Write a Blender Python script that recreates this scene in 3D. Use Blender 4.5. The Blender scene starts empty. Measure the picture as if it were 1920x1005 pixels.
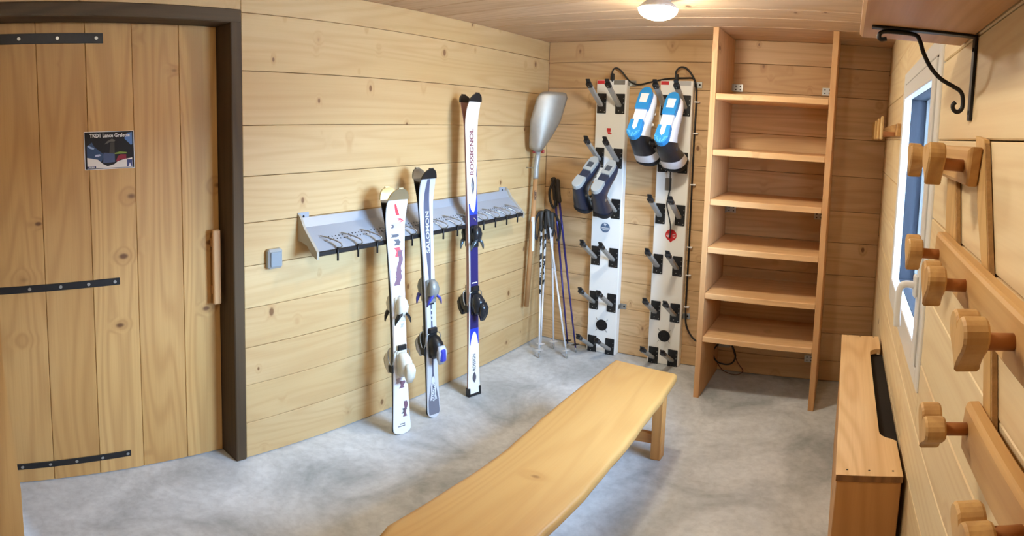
import bpy, bmesh, math, random
from mathutils import Vector, Matrix
random.seed(7)
S = bpy.context.scene
COL = S.collection
PI = math.pi

# ---------------------------------------------------------------- camera, sky, exposure
cd = bpy.data.cameras.new('camera')
cam = bpy.data.objects.new('camera', cd); COL.objects.link(cam); S.camera = cam
cam.location = (0, 0, 1.6)
F, YAW, PITCH, ROLL, Y0 = 1061.0, 0.5924, -0.0802, -0.02794, 315.7
def _rot(yaw, pitch, roll):
    return (Matrix.Rotation(yaw, 3, 'Z') @ Matrix.Rotation(pitch, 3, 'X') @ Matrix.Rotation(roll, 3, 'Y'))
cam.rotation_euler = (_rot(YAW, PITCH, ROLL) @ Matrix.Rotation(PI/2, 3, 'X')).to_euler()
cd.type = 'PANO'
cd.panorama_type = 'EQUIRECTANGULAR'
cd.longitude_min, cd.longitude_max = -960/F, 960/F
cd.latitude_max, cd.latitude_min = Y0/F, -(1005-Y0)/F
cd.clip_start = 0.01

vs = S.view_settings
vs.view_transform = 'Standard'; vs.look = 'None'; vs.gamma = 1; vs.use_curve_mapping = False
vs.exposure = -0.3
BULB, BULB2, SKY = 250.0, 140.0, 98.0
LAMP_COLOR = (1.0, 0.91, 0.74)

W = bpy.data.worlds.new('sky'); S.world = W; W.use_nodes = True
bg = W.node_tree.nodes['Background']
bg.inputs[0].default_value = (0.46, 0.68, 1.0, 1); bg.inputs[1].default_value = SKY
pl = bpy.data.lights.new('window_portal', 'AREA'); pl.shape = 'RECTANGLE'; pl.size = 0.95; pl.size_y = 0.95
try: pl.cycles.is_portal = True
except Exception: pass
po = bpy.data.objects.new('window_portal', pl); COL.objects.link(po)
po.location = (0.40, 1.91, 1.41); po.rotation_euler = (0, PI/2, 0)

# ---------------------------------------------------------------- constants of the room
LW, BW, RW, CH, FW = -2.064, 3.504, 0.225, 2.19, -1.2

# ---------------------------------------------------------------- helpers
def lin(c):
    def f(v):
        v /= 255.0
        return v/12.92 if v <= 0.04045 else ((v+0.055)/1.055)**2.4
    return (f(c[0]), f(c[1]), f(c[2]), 1.0)
MATS = {}
def mat(name, rgb, rough=0.5, metal=0.0, spec=0.5, noise=0.0, nscale=30.0, bump=0.0, emit=None, coat=0.0):
    if name in MATS: return MATS[name]
    m = bpy.data.materials.new(name); m.use_nodes = True
    nt = m.node_tree; b = nt.nodes['Principled BSDF']
    b.inputs['Base Color'].default_value = lin(rgb)
    b.inputs['Roughness'].default_value = rough; b.inputs['Metallic'].default_value = metal
    b.inputs['Specular IOR Level'].default_value = spec
    if coat: b.inputs['Coat Weight'].default_value = coat
    if emit is not None:
        b.inputs['Emission Color'].default_value = (*emit[0], 1); b.inputs['Emission Strength'].default_value = emit[1]
    if noise or bump:
        tc = nt.nodes.new('ShaderNodeTexCoord'); n = nt.nodes.new('ShaderNodeTexNoise')
        n.inputs['Scale'].default_value = nscale; n.inputs['Detail'].default_value = 3
        nt.links.new(tc.outputs['Object'], n.inputs['Vector'])
        if noise:
            mx = nt.nodes.new('ShaderNodeMix'); mx.data_type = 'RGBA'
            c = lin(rgb)
            mx.inputs[6].default_value = (c[0]*(1-noise), c[1]*(1-noise), c[2]*(1-noise), 1)
            mx.inputs[7].default_value = (min(1, c[0]*(1+noise)), min(1, c[1]*(1+noise)), min(1, c[2]*(1+noise)), 1)
            nt.links.new(n.outputs['Fac'], mx.inputs[0]); nt.links.new(mx.outputs[2], b.inputs['Base Color'])
        if bump:
            bp = nt.nodes.new('ShaderNodeBump'); bp.inputs['Strength'].default_value = bump; bp.inputs['Distance'].default_value = 0.002
            nt.links.new(n.outputs['Fac'], bp.inputs['Height']); nt.links.new(bp.outputs[0], b.inputs['Normal'])
    MATS[name] = m
    return m

def wood(name, perm, base, dark, knots=0.5, ring=0.3, rough=0.5, vary=0.12, knotrgb=(112, 72, 40), kscale=(6.0, 3.6)):
    """pine: PERM gives the object axes along the grain, across it and through the board"""
    if name in MATS: return MATS[name]
    m = bpy.data.materials.new(name); m.use_nodes = True
    nt = m.node_tree; N = nt.nodes; L = nt.links
    b = N['Principled BSDF']; b.inputs['Roughness'].default_value = rough; b.inputs['Specular IOR Level'].default_value = 0.35
    tc = N.new('ShaderNodeTexCoord'); oi = N.new('ShaderNodeObjectInfo'); sp = N.new('ShaderNodeSeparateXYZ')
    L.new(tc.outputs['Object'], sp.inputs[0])
    def mth(op, a, c=None, clamp=False):
        n = N.new('ShaderNodeMath'); n.operation = op; n.use_clamp = clamp
        for i, v in enumerate((a, c)):
            if v is None: continue
            if isinstance(v, (int, float)): n.inputs[i].default_value = v
            else: L.new(v, n.inputs[i])
        return n.outputs[0]
    R = oi.outputs['Random']
    ax = {'X': sp.outputs[0], 'Y': sp.outputs[1], 'Z': sp.outputs[2]}
    A = mth('ADD', ax[perm[0]], mth('MULTIPLY', R, 23.7))
    B = mth('ADD', ax[perm[1]], mth('MULTIPLY', R, 7.31))
    C = mth('ADD', ax[perm[2]], mth('MULTIPLY', R, 3.17))
    def vec(sa, sb, sc):
        n = N.new('ShaderNodeCombineXYZ')
        for i, (v, s) in enumerate(((A, sa), (B, sb), (C, sc))): L.new(mth('MULTIPLY', v, s), n.inputs[i])
        return n.outputs[0]
    def noise(v, detail=2, dist=0.0):
        n = N.new('ShaderNodeTexNoise'); n.inputs['Scale'].default_value = 1; n.inputs['Detail'].default_value = detail
        n.inputs['Distortion'].default_value = dist; L.new(v, n.inputs['Vector']); return n.outputs['Fac']
    def ramp(v, a0, a1):
        n = N.new('ShaderNodeMapRange'); n.interpolation_type = 'SMOOTHSTEP'
        n.inputs[1].default_value = a0; n.inputs[2].default_value = a1; L.new(v, n.inputs[0]); return n.outputs[0]
    def mix(f, c1, c2):
        n = N.new('ShaderNodeMix'); n.data_type = 'RGBA'
        if isinstance(f, (int, float)): n.inputs[0].default_value = f
        else: L.new(f, n.inputs[0])
        for i, c in ((6, c1), (7, c2)):
            if isinstance(c, tuple): n.inputs[i].default_value = c
            else: L.new(c, n.inputs[i])
        return n.outputs[2]
    vor = N.new('ShaderNodeTexVoronoi'); vor.inputs['Scale'].default_value = 1
    L.new(vec(kscale[0], kscale[1], 1.2), vor.inputs['Vector'])
    kd = vor.outputs['Distance']
    kc = N.new('ShaderNodeSeparateColor'); L.new(vor.outputs['Color'], kc.inputs[0])
    on = mth('LESS_THAN', kc.outputs[0], knots)
    kr = mth('ADD', mth('MULTIPLY', kc.outputs[1], 0.07), 0.05)
    core = mth('MULTIPLY', mth('SUBTRACT', 1.0, ramp(mth('DIVIDE', kd, kr), 0.6, 1.15)), on)
    halo = mth('MULTIPLY', mth('SUBTRACT', 1.0, ramp(mth('DIVIDE', kd, kr), 0.8, 3.2)), on)
    g = mth('ADD', mth('MULTIPLY', noise(vec(0.45, 5.0, 5.0), 1, 0.15), 13.0), mth('MULTIPLY', halo, 0.9))
    rg = ramp(mth('MULTIPLY', mth('PINGPONG', g, 0.5), 2.0), 0.25, 1.0)
    fib = noise(vec(2.5, 150.0, 150.0), 2)
    blo = noise(vec(0.9, 3.0, 3.0), 2)
    d = lin(dark); bs = lin(base)
    light = (min(1, bs[0]*1.08), min(1, bs[1]*1.12), min(1, bs[2]*1.22), 1)
    c = mix(ramp(blo, 0.3, 0.7), bs, light)
    c = mix(mth('MULTIPLY', rg, ring), c, d)
    c = mix(mth('MULTIPLY', ramp(fib, 0.35, 0.8), ring*0.55), c, d)
    c = mix(mth('MULTIPLY', mth('SUBTRACT', R, 0.0), vary*2), c, d)
    c = mix(mth('MULTIPLY', halo, 0.28), c, d)
    c = mix(mth('MULTIPLY', core, 0.85), c, lin(knotrgb))
    L.new(c, b.inputs['Base Color'])
    bp = N.new('ShaderNodeBump'); bp.inputs['Strength'].default_value = 0.12; bp.inputs['Distance'].default_value = 0.0015
    L.new(fib, bp.inputs['Height']); L.new(bp.outputs[0], b.inputs['Normal'])
    MATS[name] = m
    return m

class MB:
    """collects shapes into one mesh"""
    def __init__(s): s.v = []; s.f = []; s.mi = []; s.sm = []
    def add(s, vs_, fs, mi=0, smooth=False):
        o = len(s.v); s.v += [tuple(v) for v in vs_]
        for f in fs: s.f.append(tuple(i+o for i in f)); s.mi.append(mi); s.sm.append(smooth)
        return s
    def box(s, x0, x1, y0, y1, z0, z1, c=0.0, mi=0, M=None):
        x0, x1 = min(x0, x1), max(x0, x1); y0, y1 = min(y0, y1), max(y0, y1); z0, z1 = min(z0, z1), max(z0, z1)
        c = min(c, (x1-x0)*.45, (y1-y0)*.45, (z1-z0)*.45)
        if c <= 0:
            vv = [Vector((x, y, z)) for x in (x0, x1) for y in (y0, y1) for z in (z0, z1)]
            ff = [(0, 1, 3, 2), (4, 6, 7, 5), (0, 4, 5, 1), (2, 3, 7, 6), (0, 2, 6, 4), (1, 5, 7, 3)]
        else:
            vv = []; idx = {}
            X, Y, Z = (x0, x1), (y0, y1), (z0, z1)
            for i in (0, 1):
                for j in (0, 1):
                    for k in (0, 1):
                        sx, sy, sz = (c, -c)[i], (c, -c)[j], (c, -c)[k]
                        idx[i, j, k, 0] = len(vv); vv.append(Vector((X[i], Y[j]+sy, Z[k]+sz)))
                        idx[i, j, k, 1] = len(vv); vv.append(Vector((X[i]+sx, Y[j], Z[k]+sz)))
                        idx[i, j, k, 2] = len(vv); vv.append(Vector((X[i]+sx, Y[j]+sy, Z[k])))
            ff = []
            for i in (0, 1):
                ff.append([idx[i, 0, 0, 0], idx[i, 1, 0, 0], idx[i, 1, 1, 0], idx[i, 0, 1, 0]])
                ff.append([idx[0, i, 0, 1], idx[1, i, 0, 1], idx[1, i, 1, 1], idx[0, i, 1, 1]])
                ff.append([idx[0, 0, i, 2], idx[1, 0, i, 2], idx[1, 1, i, 2], idx[0, 1, i, 2]])
                for j in (0, 1):
                    ff.append([idx[i, j, 0, 0], idx[i, j, 1, 0], idx[i, j, 1, 1], idx[i, j, 0, 1]])
                    ff.append([idx[i, 0, j, 0], idx[i, 1, j, 0], idx[i, 1, j, 2], idx[i, 0, j, 2]])
                    ff.append([idx[0, i, j, 1], idx[1, i, j, 1], idx[1, i, j, 2], idx[0, i, j, 2]])
                    for k in (0, 1):
                        ff.append([idx[i, j, k, 0], idx[i, j, k, 1], idx[i, j, k, 2]])
        if M is not None: vv = [M @ v for v in vv]
        return s.add(vv, ff, mi)
    def tube(s, pts, r, n=8, mi=0, smooth=True, cap=True, flat=1.0):
        pts = [Vector(p) for p in pts]
        rs = r if isinstance(r, (list, tuple)) else [r]*len(pts)
        rings = []; up = None
        for i, p in enumerate(pts):
            t = (pts[min(i+1, len(pts)-1)]-pts[max(i-1, 0)])
            if t.length < 1e-9: t = Vector((0, 0, 1))
            t.normalize()
            if up is None:
                up = Vector((0, 0, 1)) if abs(t.z) < .9 else Vector((1, 0, 0))
            u = (up-t*up.dot(t)).normalized(); w = t.cross(u); up = u
            rings.append([p+(u*math.cos(2*PI*k/n)+w*math.sin(2*PI*k/n)*flat)*rs[i] for k in range(n)])
        vv = [v for rr in rings for v in rr]; ff = []
        for i in range(len(rings)-1):
            for k in range(n):
                ff.append((i*n+k, i*n+(k+1) % n, (i+1)*n+(k+1) % n, (i+1)*n+k))
        if cap: ff.append(tuple(range(n-1, -1, -1))); ff.append(tuple((len(rings)-1)*n+k for k in range(n)))
        return s.add(vv, ff, mi, smooth)
    def loft(s, rings, mi=0, cap0=True, cap1=True, smooth=True):
        n = len(rings[0]); vv = [v for rr in rings for v in rr]; ff = []
        for i in range(len(rings)-1):
            for k in range(n):
                ff.append((i*n+k, i*n+(k+1) % n, (i+1)*n+(k+1) % n, (i+1)*n+k))
        if cap0: ff.append(tuple(range(n-1, -1, -1)))
        if cap1: ff.append(tuple((len(rings)-1)*n+k for k in range(n)))
        return s.add(vv, ff, mi, smooth)
    def prism(s, outline, M, h, mi=0, c=0.0):
        """outline in the xy plane of M, extruded by h along z, edges chamfered by c on the z=h side and the z=0 side"""
        n = len(outline); P = [Vector((x, y, 0)) for x, y in outline]
        cen = sum(P, Vector())/n
        def ins(d):
            return [p+(cen-p).normalized()*d for p in P]
        lay = [(ins(c), 0), (P, c), (P, h-c), (ins(c), h)] if c > 0 else [(P, 0), (P, h)]
        rings = [[M @ (p+Vector((0, 0, z))) for p in pp] for pp, z in lay]
        return s.loft(rings, mi, smooth=False)
    def disc(s, c, nrm, r, h, n=14, mi=0):
        M = frame(c, nrm)
        return s.prism([(r*math.cos(2*PI*k/n), r*math.sin(2*PI*k/n)) for k in range(n)], M, h, mi)
    def ball(s, c, r, n=12, mi=0, sc=(1, 1, 1)):
        rings = []
        for i in range(1, n//2):
            a = PI*i/(n//2)
            rings.append([Vector((c[0]+r*sc[0]*math.sin(a)*math.cos(2*PI*k/n), c[1]+r*sc[1]*math.sin(a)*math.sin(2*PI*k/n), c[2]-r*sc[2]*math.cos(a))) for k in range(n)])
        return s.loft(rings, mi)
    def build(s, name, m, parent=None, loc=None, M=None):
        me = bpy.data.meshes.new(name); me.from_pydata(s.v, [], s.f)
        ms = m if isinstance(m, (list, tuple)) else [m]
        for x in ms: me.materials.append(x)
        me.polygons.foreach_set('material_index', s.mi); me.polygons.foreach_set('use_smooth', s.sm)
        bm = bmesh.new(); bm.from_mesh(me); bmesh.ops.recalc_face_normals(bm, faces=bm.faces[:]); bm.to_mesh(me); bm.free()
        me.update()
        o = bpy.data.objects.new(name, me); COL.objects.link(o)
        if loc is not None: o.location = loc
        if M is not None: o.matrix_world = M
        if parent is not None: o.parent = parent
        return o
def frame(c, nrm, up=(0, 0, 1)):
    z = Vector(nrm).normalized(); u = Vector(up)
    if abs(z.dot(u)) > .98: u = Vector((0, 1, 0))
    x = u.cross(z).normalized(); y = z.cross(x)
    M = Matrix((x, y, z)).transposed().to_4x4(); M.translation = Vector(c)
    return M
def block(name, x0, x1, y0, y1, z0, z1, m, parent=None, c=0.002):
    """a box whose origin is its own centre (so that its grain is its own)"""
    cx, cy, cz = (x0+x1)/2, (y0+y1)/2, (z0+z1)/2
    o = MB().box(x0-cx, x1-cx, y0-cy, y1-cy, z0-cz, z1-cz, c).build(name, m)
    o.location = (cx, cy, cz)
    if parent is not None:
        o.parent = parent; o.location = Vector((cx, cy, cz))-parent.location
    return o
def empty(name, loc=(0, 0, 0), M=None):
    o = bpy.data.objects.new(name, None); COL.objects.link(o); o.empty_display_size = .1
    if M is not None: o.matrix_world = M
    else: o.location = loc
    return o
def tag(o, label, cat, group=None, kind=None):
    if label: o['label'] = label
    if cat: o['category'] = cat
    if group: o['group'] = group
    if kind: o['kind'] = kind
    return o
def struct(o): o['kind'] = 'structure'; return o
def copy_tree(o, parent=None):
    c = o.copy(); COL.objects.link(c); c.parent = parent
    if parent is not None: c.matrix_parent_inverse = o.matrix_parent_inverse.copy()
    for ch in list(o.children): copy_tree(ch, c)
    return c
def text(name, s_, size, m, parent, M, sx=1.0, align='CENTER', extr=0.0002):
    cu = bpy.data.curves.new('lettering', 'FONT'); cu.body = s_; cu.size = size; cu.align_x = align; cu.align_y = 'CENTER'
    cu.extrude = extr; cu.resolution_u = 3; cu.offset = size*.018
    t = bpy.data.objects.new('lettering', cu); COL.objects.link(t)
    bpy.context.view_layer.update()
    me = bpy.data.meshes.new_from_object(t.evaluated_get(bpy.context.evaluated_depsgraph_get()))
    bpy.data.objects.remove(t); me.materials.clear(); me.materials.append(m)
    for v in me.vertices: v.co.x *= sx
    o = bpy.data.objects.new(name, me); COL.objects.link(o)
    o.parent = parent; o.matrix_local = M
    return o
def bez(p0, p1, p2, p3, n=10):
    p0, p1, p2, p3 = map(Vector, (p0, p1, p2, p3)); out = []
    for i in range(n+1):
        t = i/n; out.append(p0*(1-t)**3+p1*3*t*(1-t)**2+p2*3*t*t*(1-t)+p3*t**3)
    return out
def smooth_path(pts, n=6):
    P = [Vector(p) for p in pts]; out = []
    for i in range(len(P)-1):
        a, b, c, d = P[max(i-1, 0)], P[i], P[i+1], P[min(i+2, len(P)-1)]
        for k in range(n):
            t = k/n
            out.append(0.5*((2*b)+(c-a)*t+(2*a-5*b+4*c-d)*t*t+(3*b-a-3*c+d)*t**3))
    out.append(P[-1]); return out

# ---------------------------------------------------------------- materials
PINE_B, PINE_D = (207, 177, 126), (178, 132, 82)
wLeft = wood('pine_left', 'YZX', PINE_B, PINE_D, .75, .22, kscale=(8.5, 5.2))
wBack = wood('pine_back', 'XZY', (212, 176, 128), (166, 122, 76), .7, .3, kscale=(7.5, 4.6))
wRight = wood('pine_right', 'YZX', (238, 214, 168), (208, 166, 114), .3, .22)
wCeil = wood('pine_ceiling', 'XYZ', (212, 180, 142), (172, 132, 94), .25, .3)
wDoor = wood('pine_door', 'ZYX', (204, 159, 96), (158, 108, 56), .8, .32, vary=.16, knotrgb=(92, 54, 28))
wBeam = wood('old_beam', 'ZYX', (88, 70, 46), (60, 46, 32), .2, .4, rough=.7)
wBeamH = wood('old_beam_head', 'YZX', (88, 70, 46), (60, 46, 32), .2, .4, rough=.7)
wBench = wood('bench_pine', 'YXZ', (184, 140, 80), (160, 110, 56), .4, .22, rough=.42)
wLegs = wood('bench_leg_pine', 'ZXY', (204, 148, 82), (168, 112, 56), .3, .3, rough=.45)
wShelfX = wood('shelf_pine', 'XYZ', (226, 182, 128), (186, 132, 82), .4, .28)
wSide = wood('side_pine', 'ZYX', (214, 166, 112), (174, 120, 72), .3, .28)
wCab = wood('cover_pine', 'YXZ', (226, 188, 136), (192, 142, 88), .3, .36)
wCabE = wood('cover_end_pine', 'ZXY', (196, 140, 78), (160, 106, 54), .25, .3)
wPeg = wood('peg_pine', 'YZX', (208, 164, 104), (164, 112, 62), .2, .3)
wPegZ = wood('peg_batten', 'ZYX', (212, 172, 110), (170, 122, 68), .2, .3)
wDowel = wood('dowel', 'XYZ', (178, 118, 68), (150, 94, 50), .0, .3)
wAsh = wood('shovel_ash', 'ZXY', (196, 148, 98), (150, 104, 62), .0, .3)
mBark = mat('bark', (168, 128, 78), .85, noise=.4, nscale=90, bump=.6)
mBack = mat('rough_backing', (120, 84, 52), .9, noise=.2)
mBlack = mat('black_plastic', (24, 24, 26), .42)
mBlackM = mat('black_iron', (34, 32, 32), .45, .3, noise=.3, nscale=60)
mSteel = mat('zinc_steel', (176, 176, 172), .38, .9)
mAlu = mat('brushed_aluminium', (172, 172, 168), .45, .3, noise=.12, nscale=50)
mWhiteP = mat('white_lacquer', (246, 246, 242), .4)
mWhite = mat('white_plastic', (240, 240, 240), .3)
mPVC = mat('white_pvc', (238, 236, 232), .3)
mGasket = mat('navy_gasket', (9, 11, 24), .6)
mRack = mat('grey_enamel', (164, 170, 180), .42, .2)
mRackD = mat('rack_beige', (176, 168, 152), .5)
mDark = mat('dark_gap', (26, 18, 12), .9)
mGreySw = mat('grey_switch_frame', (168, 170, 168), .5)
mGreySw2 = mat('grey_switch_rocker', (140, 150, 158), .45)
mRed = mat('red_print', (206, 40, 44), .45)
mGreyPr = mat('grey_print', (128, 122, 112), .5)
mSilverPr = mat('silver_print', (190, 190, 192), .4)
mSlate = mat('slate_print', (96, 116, 142), .5)
mWhitePr = mat('white_print', (240, 240, 240), .5)
mNavy = mat('navy_shell', (40, 46, 66), .3, coat=.3)
mLightGrey = mat('light_grey_rubber', (166, 170, 168), .6)
mBlue = mat('azure_rubber', (44, 142, 206), .45)
mBootW = mat('white_shell', (244, 242, 242), .3)
mFelt = mat('black_liner', (22, 22, 26), .8)
mCable = mat('black_cable', (22, 20, 20), .5)
mBrownC = mat('brown_cable', (84, 44, 26), .5)

# concrete floor
def concrete():
    m = bpy.data.materials.new('concrete'); m.use_nodes = True; nt = m.node_tree; N = nt.nodes; L = nt.links
    b = N['Principled BSDF']; b.inputs['Roughness'].default_value = .5; b.inputs['Specular IOR Level'].default_value = .4
    tc = N.new('ShaderNodeTexCoord')
    def ns(sc, det, ro=.55, dist=0):
        n = N.new('ShaderNodeTexNoise'); n.inputs['Scale'].default_value = sc; n.inputs['Detail'].default_value = det
        n.inputs['Roughness'].default_value = ro; n.inputs['Distortion'].default_value = dist
        L.new(tc.outputs['Object'], n.inputs['Vector']); return n.outputs['Fac']
    def rp(v, stops):
        r = N.new('ShaderNodeValToRGB'); L.new(v, r.inputs[0])
        while len(r.color_ramp.elements) < len(stops): r.color_ramp.elements.new(.5)
        for e, (p, c) in zip(r.color_ramp.elements, stops): e.position = p; e.color = lin(c)
        return r.outputs[0]
    big = rp(ns(2.2, 6, .6, .8), [(.3, (160, 166, 168)), (.48, (200, 203, 205)), (.68, (226, 229, 231))])
    fine = rp(ns(26, 5, .65, .3), [(.3, (228, 228, 228)), (.6, (255, 255, 255))])
    mx = N.new('ShaderNodeMix'); mx.data_type = 'RGBA'; mx.blend_type = 'MULTIPLY'; mx.inputs[0].default_value = .8
    L.new(big, mx.inputs[6]); L.new(fine, mx.inputs[7]); L.new(mx.outputs[2], b.inputs['Base Color'])
    bp = N.new('ShaderNodeBump'); bp.inputs['Strength'].default_value = .1; bp.inputs['Distance'].default_value = .004
    L.new(ns(14, 5), bp.inputs['Height']); L.new(bp.outputs[0], b.inputs['Normal'])
    return m
mFloor = concrete()
def glass():
    m = bpy.data.materials.new('window_glass'); m.use_nodes = True; nt = m.node_tree; N = nt.nodes; L = nt.links
    N.remove(N['Principled BSDF']); out = N['Material Output']
    t = N.new('ShaderNodeBsdfTransparent'); t.inputs[0].default_value = (.93, .96, .97, 1)
    g = N.new('ShaderNodeBsdfGlossy'); g.inputs['Roughness'].default_value = 0.02
    fr = N.new('ShaderNodeFresnel'); fr.inputs[0].default_value = 1.25
    mx = N.new('ShaderNodeMixShader'); L.new(fr.outputs[0], mx.inputs[0]); L.new(t.outputs[0], mx.inputs[1]); L.new(g.outputs[0], mx.inputs[2])
    L.new(mx.outputs[0], out.inputs[0]); return m
mGlass = glass()

# ================================================================= THE ROOM
floor = struct(MB().box(-2.35, .5, FW-.1, BW+.2, -.1, 0).build('floor', mFloor))

ground = struct(MB().box(.6, 60, -40, 60, -.3, -.2).build('ground', mat('trodden_snow', (176, 176, 178), .8, noise=.2, nscale=3)))

sky_block = struct(MB().add([(.62, 6.4, -.3), (30, 6.4, -.3), (30, 8.5, 2.9), (.62, 8.5, 2.9), (.62, 12, 3.2), (30, 12, 3.2), (.62, 12, -.3), (30, 12, -.3)], [(0, 1, 2, 3), (3, 2, 5, 4), (4, 5, 7, 6), (0, 3, 4, 6), (1, 7, 5, 2), (0, 6, 7, 1)]).build('added_slope', mat('dark_slope_matte', (64, 68, 72), .95, spec=.05, noise=.3, nscale=4)))  # added dark slope hiding the bright sky so the pane looks blue

# --- left wall: backing and long horizontal boards, a door opening
b = MB()
b.box(-2.3, -2.086, 1.135, BW+.1, 0, CH+.1); b.box(-2.3, -2.086, .1, 1.135, 2.066, CH+.1); b.box(-2.3, -2.086, FW-.1, -.12, 0, CH+.1); b.box(-2.3, -2.228, .1, 1.135, 0, 2.066)  # last box is added behind the door to stop light leaking under it
wall_left = struct(b.build('wall_left', mBack))
G = .0012
zs = [0.004, .205, .408, .597, .785, .978, 1.167, 1.366, 1.580, 1.809, 2.057, CH]
for i in range(len(zs)-1):
    block('plank', LW-.022, LW+random.uniform(-.001, .001), 1.132, BW, zs[i]+G, zs[i+1]-G, wLeft, wall_left, .0016)
block('plank', LW-.022, LW, .1, 1.129, 2.066, CH-.001, wLeft, wall_left, .0016)
for i in range(len(zs)-1):
    block('plank', LW-.022, LW, FW, -.12, zs[i]+G, zs[i+1]-G, wLeft, wall_left, .0016)

# --- back wall
wall_back = struct(MB().box(-2.3, .5, BW+.022, BW+.2, 0, CH+.1).build('wall_back', mBack))
zb = [0.004, .15, .345, .541, .741, .951, 1.150, 1.370, 1.602, 1.858, 2.04, CH]
for i in range(len(zb)-1):
    block('plank', LW, RW, BW+random.uniform(-.001, .001), BW+.022, zb[i]+G, zb[i+1]-G, wBack, wall_back, .0018)

# --- right wall with the window opening
WY0, WY1, WZ0, WZ1 = 1.42, 2.40, .925, 1.895
b = MB()
b.box(RW+.022, RW+.26, FW-.1, WY0, 0, CH+.1); b.box(RW+.022, RW+.26, WY1, BW+.1, 0, CH+.1)
b.box(RW+.022, RW+.26, WY0, WY1, 0, WZ0); b.box(RW+.022, RW+.26, WY0, WY1, WZ1, CH+.1)
wall_right = struct(b.build('wall_right', mBack))
zr = [0.004, .215, .415, .615, .815, 1.015, 1.215, 1.415, 1.615, 1.815, 2.015, CH]
for i in range(len(zr)-1):
    z0, z1 = zr[i]+G, zr[i+1]-G
    x0 = RW+random.uniform(-.001, .001)
    if z1 < WZ0 or z0 > WZ1:
        block('plank', x0, RW+.022, FW, BW, z0, z1, wRight, wall_right, .0025)
    else:
        block('plank', x0, RW+.022, FW, WY0, z0, z1, wRight, wall_right, .0025)
        block('plank', x0, RW+.022, WY1, BW, z0, z1, wRight, wall_right, .0025)
        if z0 < WZ0-.02: block('plank', x0, RW+.022, WY0, WY1, z0, WZ0, wRight, wall_right, .0025)
        if z1 > WZ1+.02: block('plank', x0, RW+.022, WY0, WY1, WZ1, z1, wRight, wall_right, .0025)

# --- front wall behind the camera, and the boarded return beside the door hinge
wall_front = struct(MB().box(-2.3, .5, FW-.12, FW, 0, CH+.1).build('wall_front', wBack))
ret = struct(MB().box(-2.3, -1.522, -.118, .080, 0, CH+.05).build('wall_return', mBack))
MB().loft([[Vector((x, -.118, 0)), Vector((x, .120, 0)), Vector((x, .1185, .482)), Vector((x, .088, .95)), Vector((x, .082, CH)), Vector((x, -.118, CH))] for x in (-1.522, -1.50)], smooth=False).build('plank', wDoor, ret)

# --- ceiling boards
ceiling = struct(MB().box(-2.3, .5, FW-.1, BW+.1, CH+.022, CH+.12).build('ceiling', mBack))
yc = [BW, 3.30, 3.045, 2.80, 2.60, 2.36, 2.14, 1.92, 1.68, 1.45, 1.22, .98, .75, .52, .28, .05, -.2, -.45, -.7, -.95, FW]
for i in range(len(yc)-1):
    block('plank', LW-.03, RW+.03, yc[i+1]+.0028, yc[i]-.0028, CH+random.uniform(-.001, .001), CH+.022, wCeil, ceiling, .003)

# --- dark old beams around the door
DX = -2.19
t1 = struct(block('trim_1', -2.28, LW+.006, 1.079, 1.130, 0, 2.066, wBeam, None, .004))
t2 = struct(block('trim_2', -2.28, LW+.008, .1, 1.129, 2.010, 2.068, wBeamH, None, .004))

# --- the door: boards, iron straps, wooden pull
door = struct(empty('door_1', (DX, .64, 0)))
yd = [.12, .315, .51, .702, .905, 1.078]
for i in range(len(yd)-1):
    block('plank', DX-.035, DX+random.uniform(-.001, .0005), yd[i]+.0008, yd[i+1]-.0008, .006, 2.010, wDoor, door, .0018)
def strap(y1, z, h, screws):
    o = block('hinge_strap', DX, DX+.005, .1, y1, z-h/2, z+h/2, mBlackM, door, .001)
    for y in screws:
        MB().disc((0, 0, 0), (1, 0, 0), .007, .0025, 10).build('screw', mSteel, o, loc=(.0025, y-(.1+y1)/2, 0))
strap(.583, 1.945, .042, (.25, .40, .555))
strap(.622, .950, .030, (.25, .375, .49, .60))
strap(.645, .098, .032, (.185, .30, .41, .52, .63))
pull = block('door_handle', DX+.028, DX+.048, 1.026, 1.062, .80, 1.135, wSide, door, .004)
for z in (.86, 1.075):
    MB().box(-.031, .0, -.012, .012, -.02, .02, .002).build('standoff', wSide, pull, loc=(-.009, 0, z-.9675))

# poster taped on the door
pz0, pz1, py0, py1 = 1.418, 1.570, .492, .700
poster = MB().box(0, .0008, -.104, .104, -.076, .076).build('poster', mWhitePr)
poster.location = (DX+.0012, .596, 1.494)
tag(poster, 'small landscape photo print with white title pinned on the wooden door', 'poster')
def flat(name, pts, rgb, lift, parent, rough=.7):
    """a flat printed area on the poster: pts in (0..1, 0..1)"""
    P = [Vector((.0008+lift*.0001, -.104+.208*u, -.076+.152*v)) for u, v in pts]
    MB().add(P, [tuple(range(len(P)))]).build(name, mat('print_%d_%d_%d' % rgb, rgb, rough), parent)
flat('printed_area', [(.012, .015), (.988, .015), (.988, .985), (.012, .985)], (14, 12, 16), 1, poster)
flat('printed_area', [(.05, .16), (.05, .62), (.10, .66), (.15, .72), (.2, .6), (.3, .48), (.4, .38), (.33, .2)], (52, 74, 108), 2, poster)
flat('printed_area', [(.06, .62), (.11, .56), (.18, .53), (.2, .56), (.11, .62), (.08, .65)], (150, 176, 214), 3, poster)
flat('printed_area', [(.80, .8), (.93, .62), (.96, .64), (.96, .96), (.86, .94)], (92, 128, 186), 4, poster)
flat('printed_area', [(.4, .66), (.46, .74), (.55, .80), (.62, .76), (.6, .72), (.52, .72), (.46, .68)], (98, 94, 86), 5, poster)
flat('printed_area', [(.48, .3), (.52, .7), (.6, .7), (.6, .3)], (62, 56, 50), 6, poster)
flat('printed_area', [(.36, .16), (.38, .44), (.6, .4), (.6, .18)], (76, 88, 122), 7, poster)
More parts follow.
